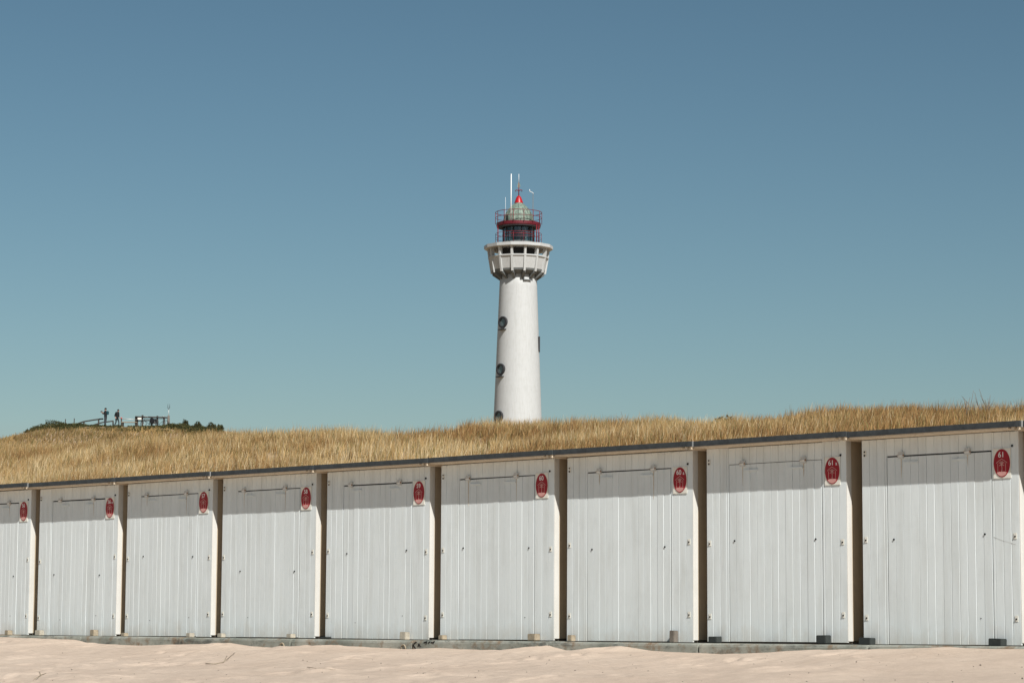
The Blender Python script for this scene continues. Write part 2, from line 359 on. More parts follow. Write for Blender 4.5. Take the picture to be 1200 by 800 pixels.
stroke(se, [(-.050, -.004), (-.050, -.085)], .0055, -.0125, -.0095); stroke(se, [(.050, -.004), (.050, -.085)], .0055, -.0125, -.0095)
for q in ((-.034, .004), (-.03, -.026), (-.012, .016), (.012, .016), (.03, -.026), (.034, .004)):
    stroke(se, [(0, -.022), (q[0]*.6, -.022+(q[1]+.022)*.9+.006), q], .007, -.0126, -.0094)
stroke(se, [(0, -.02), (.004, -.055), (0, -.092)], .008, -.0127, -.0093)
se.prism([(-.062, -.098), (-.03, -.090), (0, -.094), (.03, -.090), (.062, -.098), (.05, -.122), (.025, -.136), (0, -.141), (-.025, -.136), (-.05, -.122)], -.0128, -.0092)
sign_emblem_me = se.mesh('emblem', M['print'])
def text_mesh(body, size):
    cu = bpy.data.curves.new('text', 'FONT'); cu.body = body; cu.size = size; cu.align_x = 'CENTER'; cu.offset = size*0.006; cu.extrude = 0.0015
    o = bpy.data.objects.new('text', cu); COL.objects.link(o); bpy.context.view_layer.update()
    me = bpy.data.meshes.new_from_object(o.evaluated_get(bpy.context.evaluated_depsgraph_get())); bpy.data.objects.remove(o)
    me.transform(Matrix.Rotation(math.pi/2, 4, 'X')); me.materials.clear(); me.materials.append(M['ink']); return me
sc_ = MB(); sc_.box(-.020, .020, -.004, 0, -.032, .032); fix_plate_me = bevel_mesh(sc_.mesh('fixing_plate', M['plate']), .001)
sh = MB(); sh.prism(ellipse(.0095, .011, 12), -.010, 0); bolt_me = sh.mesh('bolt', M['black'])
hg = MB(); hg.box(-.03, .03, -.03, 0, -.02, .05); hg.tube([(-.034, -.026, .012), (.034, -.026, .012)], .014, 8); hinge_me = hg.mesh('hinge', M['steel'])
hr = MB(); hr.tube([(-.041, -.026, .012), (.041, -.026, .012)], .009, 8); hinge_pin_me = hr.mesh('hinge_pin', M['rust'])
ht = MB(); ht.box(-.10, .10, -.012, 0, -.012, .012); strap_me = bevel_mesh(ht.mesh('strap', M['plank']), .002)
# foot blocks: (x, width, height, depth, material) as seen in front of each hut
feet_spec = {0: [(1.60, .11, .085, .09, 'wood')], 1: [(.10, .15, .11, .09, 'palewood'), (1.58, .12, .11, .09, 'wood')], 2: [(1.66, .11, .08, .09, 'palewood'), (.04, .1, .06, .08, 'wood')],
             3: [(.05, .12, .08, .08, 'palewood'), (1.62, .12, .08, .09, 'palewood')], 4: [(.03, .16, .03, .1, 'rubber'), (1.64, .13, .14, .09, 'palewood')],
             5: [(.08, .09, .07, .09, 'wood'), (1.74, .16, .10, .1, 'wood')], 6: [(.10, .09, .09, .08, 'wood'), (1.80, .09, .165, .08, 'greywood')],
             7: [(.12, .16, .085, .10, 'rubber'), (1.74, .16, .11, .11, 'rubber')], 8: [(.02, .20, .09, .10, 'rubber'), (1.76, .20, .09, .11, 'rubber')], 9: [(.02, .2, .09, .1, 'rubber')]}
numbers = {0: '56', 1: '56a', 2: '57', 3: '58', 4: '59', 5: '60', 6: '60a', 7: '61a', 8: '61', 9: None}
extra = {0: 'leftmost in the row', 1: 'second from the left end', 2: 'third from the left end', 3: 'with a faint door outline', 4: 'fifth from the left',
         5: 'under the lighthouse', 6: 'right of the lighthouse', 7: 'standing on two black blocks', 8: 'largest and nearest in view', 9: 'cut off by the right edge of the photo'}
GROUP_H = 'white beach huts in a row'
for k in range(10):
    s0 = (k-5)*HUT_PITCH; hx0, hy0 = row_to_world(s0, 0.012)
    h = empty('beach_hut', (hx0, hy0, 0), -ROW_A - 0.0104 + random.uniform(-.0015, .0015))
    num = numbers[k]; h.rotation_euler.y = random.uniform(-.0022, .0022)
    tag(h, (f'white plank beach hut with red oval sign {num}, {extra[k]}' if num else 'white beach hut at the far right, mostly cut off by the edge'), 'beach hut', GROUP_H)
    # shell
    b = MB(); b.box(0.004, HUT_W-0.004, .0225, .045, .004, WALL_TOP); wall = b.build('front_wall', M['back'], h)
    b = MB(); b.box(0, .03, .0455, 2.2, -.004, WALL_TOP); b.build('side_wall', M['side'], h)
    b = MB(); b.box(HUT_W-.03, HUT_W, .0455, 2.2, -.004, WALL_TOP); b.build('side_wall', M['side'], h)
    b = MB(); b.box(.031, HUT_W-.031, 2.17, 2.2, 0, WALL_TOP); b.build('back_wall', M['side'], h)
    b = MB(); b.box(.02, HUT_W-.02, .05, 2.16, -.031, -.006); b.build('floor_frame', M['greywood'], h)
    # corner boards on the side, front edge
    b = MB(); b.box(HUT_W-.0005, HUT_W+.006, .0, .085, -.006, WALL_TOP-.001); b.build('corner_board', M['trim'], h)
    # planks of the wall (left, right, over the door)
    def plank(me, x, z, par, pr=0.0012):
        link('plank', random.choice(me), par, (x, random.uniform(-pr, pr), z))
    zb_ = -.02 if k in (7,) else -.029
    for i in range(3):
        plank(plank_full, (i+.5)*PW, zb_, wall); plank(plank_full, HUT_W-(i+.5)*PW, zb_, wall)
    plank(plank_cut, 3.15*PW, zb_, wall); plank(plank_cut, HUT_W-3.15*PW, zb_, wall)
    for i in range(13): plank(plank_head, D0+(i+.5)*(D1-D0)/13, DTOP+.006, wall)
    # door
    faint = k in (1, 2)
    dtilt = random.uniform(-.0035, .0035)
    b = MB(); gp = .003 if faint else .008
    b.box(D0+gp, D1-gp, .0205, .0222, .012, DTOP-.012); door = b.build('door', M['back'], h)
    door.rotation_euler.y = dtilt; dm = plank_door
    gs = MB(); gs.box(D0-.001, D1+.001, .0192, .0204, DTOP-.02, DTOP+.009)
    if not faint: gs.box(D0-.001, D0+.0085, .0192, .0204, -.02, DTOP-.021); gs.box(D1-.0085, D1+.001, .0192, .0204, -.02, DTOP-.021)
    gs.build('door_gap', M['towerdark'], wall)
    for i in range(NP_D):
        plank(dm, D0+.008+(i+.5)*PWD, zb_+.002, door, .0016)
    for fx, mir in ((.14, 1), (.80, -1)):
        hx_ = D0+(D1-D0)*(fx+random.uniform(-.03, .03))
        hg_ = link('hinge', hinge_me, door, (hx_, -.003, DTOP-.008)); 
        link('strap', strap_me, door, (hx_+mir*.12, -.003, DTOP-.075))
        if random.random() < .55:
            sl = random.uniform(.12, .34); b = MB(); b.prism([(-.004, 0), (.007, 0), (.006+random.uniform(-.003, .003), -sl*.5), (.002, -sl), (-.003, -sl*.6)], -.0022, .004); b.build('rust_stain', M['stain'], door, (hx_-.012, -.0005, DTOP-.03))
        link('hinge_pin', hinge_pin_me, door, (hx_, -.003, DTOP-.008))
    zl = random.choice([1.13, 1.13, 1.1, .9])
    for fx in (.065, .93): link('bolt', bolt_me, door, (D0+(D1-D0)*fx, .001, zl+random.uniform(-.02, .02)))
    for fx in (.2, .88):
        if random.random() < .5: link('bolt', bolt_me, door, (D0+(D1-D0)*fx, .003, .22+random.uniform(-.06, .08))).scale = (.6, .6, .6)
    # fixings at the edges
    for x, zs in ((.05, (1.13, .27)), (HUT_W-.055, (1.13, .27))):
        for z in zs:
            dz = random.uniform(-.03, .03); fp = link('fixing_plate', fix_plate_me, h, (x, -.0026, z+dz)); link('bolt', bolt_me, fp, (0, -.002, -.006)).scale = (.9, 1, .9)
    fp = link('fixing_plate', fix_plate_me, h, (.045, -.0026, 2.08)); link('bolt', bolt_me, fp, (0, -.002, .02)).scale = (.8, 1, .8); link('bolt', bolt_me, fp, (0, -.002, -.02))
    link('bolt', bolt_me, h, (HUT_W-.075, -.001, 2.075)).scale = (1.2, 1, 1.2)
    # roof
    rl = HUT_PITCH-.012
    b = MB(); b.box(-.022, rl-.022, -.205, 2.34, 2.262, 2.318); b.box(-.022, rl-.022, -.212, -.2052, 2.258, 2.322)
    roof = tag(b.build('roof', M['felt'], h), 'dark grey felt roof with straight edge'); roof.location.z = random.uniform(-.002, .007)
    b = MB(); b.box(-.016, HUT_W+.012, -.198, 2.3, 2.241, 2.2595); b.build('soffit', M['soffit'], roof)
    for x in (HUT_W+.055, HUT_PITCH-.075): b = MB(); b.box(x, x+.03, -.198, 2.25, 2.226, 2.2605); b.build('joist', M['soffit'], roof)
    b = MB(); b.box(-.036, -.020, -.216, -.10, 2.256, 2.324); b.build('joint_strip', M['zinc'] if k in (1, 3, 7, 9) else M['felt'], roof)
    if k == 8:                                    # crack across the right hand boards
        b = MB(); stroke(b, [(1.765, 1.115), (1.86, 1.08), (2.04, 1.03)], .003, -.0022, .004); b.build('crack', M['steel'], h)
    # number sign
    if num:
        sg = link('number_sign', sign_plate_me, h, (HUT_W-.20+random.uniform(-.012, .012), -.0035, 1.90+random.uniform(-.012, .012)))
        sg['label'] = f'red oval number sign reading {num}'
        link('red_oval', sign_oval_me, sg); link('emblem', sign_emblem_me, sg)
        o = link('number', text_mesh(num[:2], .082), sg, (-.014 if len(num) > 2 else -.004, -.011, .063))
        if len(num) > 2: link('number', text_mesh(num[2:], .058), sg, (.062, -.011, .063))
    # blocks
    for x, w_, hh, dp, mt in feet_spec[k]:
        w_, hh = w_*.82, hh*(.72 if mt == 'palewood' else .85); b = MB(); b.box(0, w_, -dp, 0, 0, hh); o = link('foot_block', bevel_mesh(b.mesh('foot_block', M[mt]), .006), h, (x, -.016, -.034)); o.rotation_euler = (0, random.uniform(-.03, .03), random.uniform(-.06, .06))

# ------------------------------------------------------------------ concrete beams under the row
BL = 2.462
sj, _ = hit_row(818, 758, -.30)
bprof = [(-.30, -.34), (-.30, -.062), (-.278, -.036), (.42, -.034), (.42, -.34)]
for i in range(-6, 2):
    a, b_ = sj+i*BL+.012, sj+(i+1)*BL-.012
    mb = MB(); mb.prism([(y, z) for y, z in bprof], 0, b_-a, axis=0)
    me = mb.mesh('concrete_beam', M['concrete']); bevel_mesh(me, .008)
    x, y = row_to_world(a, 0); o = link('concrete_beam', me, None, (x, y, random.uniform(-.008, .003)), -ROW_A + random.uniform(-.003, .003))
    labs = {-6: 'leftmost grey concrete base beam, under huts 56 and 56a', -5: 'rust stained concrete base beam under hut 57', -4: 'concrete base beam under hut 58, above the forked twig', -3: 'concrete base beam under hut 59',
            -2: 'concrete base beam with black scribble, under hut 60', -1: 'concrete base beam under hut 60a', 0: 'brown stained concrete base beam under hut 61a', 1: 'rightmost concrete base beam, under hut 61'}
    tag(o, labs[i], 'concrete beam', 'concrete base beams under the huts', 'thing')
    if i in (-4, -3, -2):
        lp = MB(); lp.tube([(math.cos(t)*.045, 0, math.sin(t)*.055) for t in np.linspace(0, math.pi, 9)], .010, 6); lp.build('lifting_loop', M['wood'], o, (b_-a-.16, -.304, -.15))

# ------------------------------------------------------------------ lighthouse
LY = 245.0
PXM = LY*1.006/F_PX
base = at(606.5, 497, LY); GZ = float(dune_h(*[np.array([v]) for v in ((base.x-ROW_X)*DX+(LY-ROW_Y)*DY, (base.x-ROW_X)*BX+(LY-ROW_Y)*BY)])[0])
LH = empty('lighthouse', (base.x, LY, GZ - .3)); tag(LH, 'tall white round lighthouse with gallery, red railings and green dome', 'lighthouse')
def zy(py): return at(608, py, LY).z - (GZ - .3)
r0, r1 = 28.3*PXM, 21.6*PXM
zb, zt = zy(497), zy(322)
rb = r0 + (r0-r1)/(zt-zb)*zb
def rz_at(z): return r1 + (zt-z)/(zt-zb)*(r0-r1)
mb = MB(); mb.lathe([(rb+.25, 0), (rb+.25, .8), (rb, .85)] + [(rz_at(z), z) for z in np.linspace(1.2, zt+.6, 14)] + [(0.01, zt+.6)], 72); mb.build('shaft', M['towerwhite'], LH)
NS = 14; A0 = math.pi/NS                         # vertices offset so that one face looks at the camera
zc0, zsill, zhead, zrim0, zrim1 = zy(317.6), zy(303.7), zy(293.8), zy(292.8), zy(288.7)
Rb, Rm, Rt, Rr = 31.5*PXM, 34.6*PXM, 36.6*PXM, 39.6*PXM
cosf = 1/math.cos(math.pi/NS)
def ngon(R, z, n=NS, a0=A0): return [(R*math.sin(a0+2*math.pi*k/n), -R*math.cos(a0+2*math.pi*k/n), z) for k in range(n)]
# gallery floor slab and underside
mb = MB(); mb.lathe([(r1*.98, zc0-.55), (Rb*.98, zc0-.18), (Rb*1.0, zc0-.02), (r1*.9, zc0-.02)], NS, rot=A0, sm=False, close=True); mb.build('gallery_floor', M['towergrey'], LH)
def sector(k, R, z, f0=0.0, f1=1.0):
    a, b_ = Vector(ngon(R, z)[k]), Vector(ngon(R, z)[(k+1) % NS]); return a.lerp(b_, f0), a.lerp(b_, f1)
for k in range(NS):
    # white parapet panel below the opening (flat, leaning outward)
    lo, li, ho, hi_ = sector(k, Rb, zc0, .03, .97), sector(k, Rb-.22, zc0, .03, .97), sector(k, Rm, zsill, .03, .97), sector(k, Rm-.22, zsill, .03, .97)
    mb = MB(); mb.add([lo[0], lo[1], ho[1], ho[0], li[0], li[1], hi_[1], hi_[0]], [(0,1,2,3), (5,4,7,6), (3,2,6,7), (0,4,5,1), (0,3,7,4), (1,5,6,2)]); pn = mb.build('parapet_panel', M['towerwhite'], LH)
    lo, li, ho, hi_ = sector(k, Rm+.10, zsill+.01, .0, 1.0), sector(k, Rm-.26, zsill+.01, .0, 1.0), sector(k, Rm+.10, zsill+.14, 0, 1.0), sector(k, Rm-.26, zsill+.14, .0, 1.0)
    mb = MB(); mb.add([lo[0], lo[1], ho[1], ho[0], li[0], li[1], hi_[1], hi_[0]], [(0,1,2,3), (5,4,7,6), (3,2,6,7), (0,4,5,1), (0,3,7,4), (1,5,6,2)]); mb.build('sill', M['towerwhite'], pn)
    # pillar at the corner
    an = A0+2*math.pi*k/NS; d = Vector((math.sin(an), -math.cos(an), 0)); t_ = Vector((math.cos(an), math.sin(an), 0)); hw = .10
    def q(R, z, sgn, inner): return d*(R-(.34 if inner else -.03)) + t_*(hw*sgn) + Vector((0, 0, z))
    vsq = []
    for (R, z) in ((Rb+.05, zc0-.30), (Rm+.04, zsill), (Rt, zrim0+.02)): vsq += [q(R, z, -1, 0), q(R, z, 1, 0), q(R, z, 1, 1), q(R, z, -1, 1)]
    fq = [(0,1,2,3), (8,11,10,9)]
    for j in range(2): fq += [(j*4+i, j*4+(i+1) % 4, j*4+4+(i+1) % 4, j*4+4+i) for i in range(4)]
    mb = MB(); mb.add(vsq, fq); mb.build('pillar', M['towerwhite'], LH)
    # bracket below
    mb = MB(); vb = [d*(r1*.95)+t_*s_*.13+Vector((0,0,z)) for s_ in (-1, 1) for z in (zc0-1.0, zc0-.2)] + [d*(Rb*.97)+t_*s_*.13+Vector((0,0,z)) for s_ in (-1, 1) for z in (zc0-.45, zc0-.2)]
    mb.add(vb, [(0,1,3,2), (4,6,7,5), (0,4,5,1), (2,3,7,6), (1,5,7,3), (0,2,6,4)]); mb.build('bracket', M['towergrey'], LH)
# room behind the openings
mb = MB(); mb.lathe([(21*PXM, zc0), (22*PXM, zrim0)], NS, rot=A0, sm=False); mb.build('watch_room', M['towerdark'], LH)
# gallery roof slab
mb = MB(); mb.lathe([(20*PXM, zrim0), (Rr*cosf*.985, zrim0), (Rr*cosf, zrim0+.05), (Rr*cosf, zrim1), (24*PXM, zrim1+.12), (17*PXM, zrim1+.14), (17*PXM, zrim0+.05)], NS, rot=A0, sm=False, close=True); mb.build('gallery_roof', M['towerwhite'], LH)
def railing(R, z0, z1, nposts, mids, mat, rr=.045, name='railing'):
    rl = MB(); rl.ring(R, z1, rr, 48, 6); o = rl.build(name, mat, LH)
    for zm in mids: mr = MB(); mr.ring(R, zm, rr*.8, 48, 6); mr.build('rail', mat, o)
    pm = MB(); pm.tube([(0, 0, z0), (0, 0, z1)], rr, 6); me = pm.mesh('post', mat)
    for k in range(nposts): a = 2*math.pi*(k+.5)/nposts; link('post', me, o, (R*math.sin(a), -R*math.cos(a), 0))
    return o
zdeck = zrim1 + .12
railing(27.0*PXM, zdeck-.08, zy(274.5), 14, (zy(280),), M['redmetal'], .022)
# lantern
Rg = 18.6*PXM; zl0, zl1 = zdeck, zy(265.5)
mb = MB(); mb.lathe([(Rg, zl0+.25), (Rg, zl1-.2)], 24, sm=False); lant = mb.build('lantern_glass', M['glass'], LH)
mb = MB(); mb.lathe([(Rg+.06, zl0-.05), (Rg+.06, zl0+.26), (Rg-.12, zl0+.26), (Rg-.12, zl0-.05)], 24, sm=False, close=True); mb.build('lantern_base', M['towergrey'], LH)
mu = MB(); mu.tube([(0, 0, zl0+.2), (0, 0, zl1)], .055, 6); mume = mu.mesh('mullion', M['iron'])
for k in range(12): a = 2*math.pi*(k+.35)/12; link('mullion', mume, lant, (Rg*math.sin(a), -Rg*math.cos(a), 0))
for z in (zl0+.95,): mr = MB(); mr.ring(Rg+.03, z, .04, 36, 5); mr.build('glazing_bar', M['redmetal'], lant)
mb = MB(); mb.lathe([(.01, zl0), (.75, zl0), (.75, zl0+.35), (.5, zl0+.4), (.62, zl0+.5), (.74, zl0+.95), (.62, zl0+1.4), (.3, zl0+1.5), (.3, zl1)], 20); mb.build('lens', M['pane'], LH)
for k, (r_, a) in enumerate(((1.0, -.9), (1.05, .15), (1.1, .75), (1.0, 2.6), (1.0, -2.2))): tb = MB(); tb.tube([(r_*math.sin(a), -r_*math.cos(a), zl0), (r_*math.sin(a)*.8, -r_*math.cos(a)*.8, zl1)], .06, 6); tb.build('lantern_strut', M['redmetal'] if k % 2 else M['mastwhite'], LH)
for a in (1.15, -1.2, .95): tb = MB(); tb.tube([(26*PXM*math.sin(a), -26*PXM*math.cos(a), zdeck-.08), (26*PXM*math.sin(a), -26*PXM*math.cos(a), zl1)], .06, 6); tb.build('roof_post', M['redmetal'], LH)
# red roof plate and dome
zr0, zr1 = zy(266.5), zy(262.0)
mb = MB(); mb.lathe([(Rg-.1, zr0+.05), (25.2*PXM, zr0), (26.2*PXM, zr0+.1), (26.2*PXM, zr1), (17*PXM, zr1+.06), (17*PXM, zr0+.1)], 48, close=True, sm=False); mb.build('roof_plate', M['platered'], LH)
mb = MB(); mb.lathe([(Rg-.1, zr0-.03), (25.6*PXM, zr0-.06), (25.6*PXM, zr0-.005), (Rg-.1, zr0+.045)], 48, close=True, sm=False); mb.build('plate_soffit', M['towerdark'], LH)
mb = MB(); mb.lathe([(Rg-.12, zr0+.02), (0.01, zr0+.02)], 32, sm=False); mb.build('lantern_ceiling', M['towerdark'], LH)
dm_ = [(17.6*PXM, zr1-.02), (17.4*PXM, zy(258)), (16.6*PXM, zy(253.5)), (13.8*PXM, zy(248.2)), (9.6*PXM, zy(243)), (6.0*PXM, zy(239.6)), (4.4*PXM, zy(237.6)), (0.01, zy(237.4))]
mb = MB(); mb.lathe(dm_, 16, sm=False); dome = mb.build('dome', M['copper'], LH)
for k in range(16):
    a = 2*math.pi*k/16; sm_ = MB(); sm_.tube([(r*math.sin(a), -r*math.cos(a), z) for r, z in [(r+.02, z) for r, z in dm_[:6]]], .025, 5); sm_.build('seam', M['copper'], dome)
railing(27.3*PXM, zr1-.1, zy(249.4), 14, (zy(255.5),), M['redmetal'], .030)
cap = [(5.2*PXM, zy(238.2)), (4.9*PXM, zy(236.8)), (4.0*PXM, zy(234.5)), (3.2*PXM, zy(232)), (2.0*PXM, zy(230.2)), (.6*PXM, zy(229.3)), (.01, zy(229.2))]
mb = MB(); mb.lathe(cap, 20); mb.build('cap', M['redcap'], LH)
mb = MB(); mb.tube([(0, 0, zy(230)), (0, 0, zy(214))], [.06, .035], 6); vane = mb.build('weather_vane', M['redmetal'], LH)
mb = MB(); mb.tube([(0, 0, zy(214.5)), (0, 0, zy(204))], .022, 5); mb.build('rod', M['mastwhite'], vane)
mb = MB()
for s_ in (-1, 1): mb.tube([(0, 0, zy(223.6)), (s_*.22, 0, zy(222.6)), (s_*.33, 0, zy(223.4)), (s_*.27, 0, zy(224.6))], .045, 5)
mb.build('scroll', M['redmetal'], vane)
mb = MB(); mb.prism([(-.14, zy(219.5)), (.05, zy(220.5)), (.16, zy(218)), (.10, zy(215.5)), (-.05, zy(213.6)), (-.12, zy(216))], -.02, .02); mb.build('figure', M['copper'], vane)
def mast(px, py0, py1, r_, mat, name='mast', depth=.3):
    x = at(px, py0, LY).x - base.x; mb = MB(); mb.tube([(x, -depth, zy(py0)), (x, -depth, zy(py1))], [r_, r_*.8], 6); return mb.build(name, mat, LH), x
mast(598.8, 262, 207.5, .058, M['mastwhite'], depth=1.72); mast(592.3, 262, 234, .016, M['mastwhite'], depth=1.4)
mt, mx = mast(624.3, 283, 229, .035, M['greywood'], depth=1.0)
mb = MB(); mb.tube([(mx-.30, -1, zy(226.5)), (mx-.05, -1, zy(227.6)), (mx+.06, -1, zy(229))], .03, 6); mb.tube([(mx-.34, -1, zy(224)), (mx-.30, -1, zy(227))], .03, 5); mb.lathe([(.01, 0)]*2, 3); mb.build('wind_sensor', M['mastwhite'], mt)
# portholes in the shaft
for py, px in ((379.5, 590.6), (434.5, 587.6), (489.5, 585.0)):
    z = zy(py); R = rz_at(z); cx = at(606.5 + (497-py)*.013, py, LY).x; xx = at(px, py, LY).x - cx; an = math.asin(max(-1, min(1, xx/R)))
    ow = empty('porthole', (0, 0, 0)); ow.parent = LH; ow.location = (R*math.sin(an), -R*math.cos(an), z); ow.rotation_euler = (0, 0, an); ow.name = 'porthole'
    mb = MB(); pr = [(.56, -.16), (.56, .14), (.40, .14), (.40, -.16)]
    vs_, fs_ = [], []
    for r_, y in pr: vs_ += [(r_*math.cos(2*math.pi*k/28), -y, r_*math.sin(2*math.pi*k/28)) for k in range(28)]
    for i in range(4): fs_ += [(i*28+k, i*28+(k+1) % 28, ((i+1) % 4)*28+(k+1) % 28, ((i+1) % 4)*28+k) for k in range(28)]
    mb.add(vs_, fs_); mb.build('frame', M['iron'], ow)
    mb = MB(); mb.prism(ellipse(.41, .41, 28), -.03, .02); mb.build('glass', M['pane'], ow)
    mb = MB(); mb.box(-.42, .42, -.32, .1, -.74, -.66); mb.build('ledge', M['iron'], ow)
z = zy(404); R = rz_at(z); mb = MB(); mb.box(-.06, .12, -.5, .5, -.65, .75); mb.build('side_window', M['iron'], LH, (R*math.sin(1.5)-.03, -R*math.cos(1.5), z), 0)
z = zy(330.5); R = rz_at(z); an = .47; mb = MB(); mb.box(-.42, .42, -.16, .05, -.06, .06); mb.box(-.42, -.34, -.16, .05, .06, .3); mb.build('bracket_rail', M['towergrey'], LH, (R*math.sin(an), -R*math.cos(an), z), an)

# ------------------------------------------------------------------ lookout on the far dune top
def hill_z(x, y):
    s = np.array([(x-ROW_X)*DX+(y-ROW_Y)*DY]); w = np.array([(x-ROW_X)*BX+(y-ROW_Y)*BY]); return float(dune_h(s, w)[0])
def gpt(px, Y=LOOK_Y): x = at(px, 500, Y).x; return Vector((x, Y, hill_z(x, Y)))
def zpx(py, px=150, Y=LOOK_Y): return at(px, py, Y).z
for px, top, lb in ((76.3, 490.8, 'leftmost thin fence post standing on the dune top'), (86.6, 490.0, 'thin fence post just left of the ramp handrail')):
    g = gpt(px); mb = MB(); mb.tube([(0, 0, -.2), (.02, 0, zpx(top, px)-g.z)], [.055, .045], 6); mb.add([(0,0,0)]*3, []); o = mb.build('fence_post', M['darkwood'], None, g); tag(o, lb, 'post', 'thin fence posts on the dune top')
# ramp handrail
g = gpt(112); rail = empty('ramp_handrail', g); tag(rail, 'dark sloping wooden handrail beside the people on the dune top', 'handrail')
def rel(px, py, dy=0): q_ = at(px, py, LOOK_Y+dy); return (q_.x-g.x, q_.y-g.y, q_.z-g.z)
mb = MB(); mb.tube([rel(88, 497.2), rel(98, 493.8), rel(110, 491.8), rel(119, 490.6), rel(121, 490.6)], .07, 6); mb.build('top_rail', M['darkwood'], rail)
mb = MB(); mb.tube([rel(102, 500, .8), rel(112, 497, .8), rel(120, 494.8, .8), rel(133, 493.0, .8)], .065, 6); mb.build('lower_rail', M['darkwood'], rail)
for px, py in ((98.4, 494), (115.6, 491.4), (132.5, 493.2)):
    q0 = gpt(px); mb = MB(); mb.tube([(q0.x-g.x, .02, q0.z-g.z-.2), rel(px, py, .02)], .075, 6); mb.build('post', M['darkwood'], rail)
# barrier beam between post and lookout
g = gpt(150); bar = empty('barrier', g); tag(bar, 'low barrier of white tipped post and thin beam right of the people', 'barrier')
mb = MB(); mb.tube([(rel(142.3, 500)[0], 0, gpt(142).z-g.z-.2), rel(142.3, 490.5)], .07, 6); po = mb.build('post', M['darkwood'], bar)
mb = MB(); mb.tube([rel(142.3, 490.4), rel(142.3, 489.0)], .085, 6); mb.build('post_tip', M['paintred'], po)
mb = MB(); mb.tube([rel(142.5, 490.3), rel(158, 491.2)], .035, 6); mb.build('beam', M['steel'], bar)
# bench
g = gpt(151.5, LOOK_Y-1.5); bench = empty('bench', g); tag(bench, 'low reddish wooden bench below the barrier beam', 'bench')
for y in (-.2, 0, .2): mb = MB(); mb.box(-.72, .72, y-.08, y+.08, .40, .46); mb.build('seat_plank', M['wood'], bench)
for x in (-.6, .6): mb = MB(); mb.box(x-.06, x+.06, -.22, .22, -.15, .4); mb.build('leg', M['darkwood'], bench)
# lookout railing
g = gpt(177); lk = empty('lookout_railing', g); tag(lk, 'wooden lookout railing of posts and rails right of the barrier', 'railing')
for px, top in ((159.2, 488), (161, 489), (167, 486.2), (178, 489), (184.5, 487), (192.3, 489.4)):
    q0 = gpt(px); b = rel(px, top); mb = MB(); mb.box(b[0]-.075, b[0]+.075, -.07, .07, q0.z-g.z-.25, b[2]); mb.build('post', M['darkwood'], lk)
a_, b_ = rel(158.6, 488.3), rel(196, 489.3); mb = MB(); mb.tube([(a_[0], -.1, a_[2]), (b_[0], -.1, b_[2])], .08, 6); mb.build('top_rail', M['darkwood'], lk)
a_, b_ = rel(159, 493), rel(184.5, 492.2); mb = MB(); mb.tube([(a_[0], -.1, a_[2]), (b_[0], -.1, b_[2])], .06, 6); mb.build('middle_rail', M['darkwood'], lk)
a_, b_ = rel(161.6, 491.5), rel(166, 489.3); mb = MB(); mb.box(a_[0], b_[0], -.20, -.16, a_[2], b_[2]); mb.build('notice_panel', M['plate'], lk)
# concrete post with forked mast
g = gpt(197.3); pst = empty('mast_post', g); tag(pst, 'tapered grey post with forked mast at the end of the lookout railing', 'post')
t_ = zpx(486.8, 197)-g.z; mb = MB(); mb.tube([(0, 0, -.25), (0, 0, t_)], [.17, .10], 8); mb.build('post', M['greywood'], pst)
u_ = zpx(478.8, 197)-g.z; mb = MB(); mb.tube([(0, 0, t_-.1), (0, 0, u_)], .025, 6); mb.build('rod', M['steel'], pst)
mb = MB(); v_ = zpx(473, 197)-g.z; mb.tube([(-.09, 0, v_), (-.08, 0, u_+.1), (0, 0, u_-.08), (.08, 0, u_+.1), (.09, 0, v_)], [.01, .03, .05, .03, .01], 6); mb.build('fork', M['iron'], pst)

def bicycle(px, dy, label, bags, rz):
    g = gpt(px, LOOK_Y+dy); bk = empty('bicycle', (g.x, g.y, g.z-.02), rz); tag(bk, label, 'bicycle', 'bicycles parked at the lookout railing')
    for x in (-.53, .53):
        mb = MB(); pts = [(x+.33*math.cos(t), 0, .35+.33*math.sin(t)) for t in np.linspace(0, 2*math.pi, 25)]; mb.tube(pts, .022, 6, caps=False); wh = mb.build('wheel', M['rubber'], bk)
        mb = MB()
        for t in np.linspace(0, math.pi, 7)[:-1]: mb.tube([(x+.32*math.cos(t), 0, .35+.32*math.sin(t)), (x-.32*math.cos(t), 0, .35-.32*math.sin(t))], .004, 4)
        mb.build('spokes', M['steel'], wh)
    mb = MB()
    for a, b in (((-.53, .35), (-.1, .3)), ((-.1, .3), (-.22, .8)), ((-.22, .78), (.36, .82)), ((-.1, .3), (.38, .74)), ((-.53, .35), (-.2, .72)), ((.53, .35), (.36, .98))): mb.tube([(a[0], 0, a[1]), (b[0], 0, b[1])], .018, 6)
    mb.build('frame', M['iron'], bk)
    mb = MB(); mb.tube([(.2, -.28, 1.04), (.34, -.2, 1.08), (.36, 0, 1.03), (.34, .2, 1.08), (.2, .28, 1.04)], .016, 6); mb.build('handlebar', M['steel'], bk)
    mb = MB(); mb.prism([(-.36, -.09), (-.3, -.1), (-.08, -.02), (-.08, .02), (-.3, .1), (-.36, .09)], .92, .98, axis=2); mb.box(-.24, -.21, -.015, .015, .78, .92); mb.build('saddle', M['rubber'], bk)
    if bags:
        for y in (-.2, .2): mb = MB(); mb.box(-.78, -.34, y-.07, y+.07, .38, .82); o = link('pannier', bevel_mesh(mb.mesh('pannier', M['jacket']), .03), bk)
bicycle(173.5, -.5, 'bicycle with black pannier bags leaning at the lookout railing', True, 2.7)
bicycle(187.5, -.5, 'bicycle without bags near the mast post', False, .35)

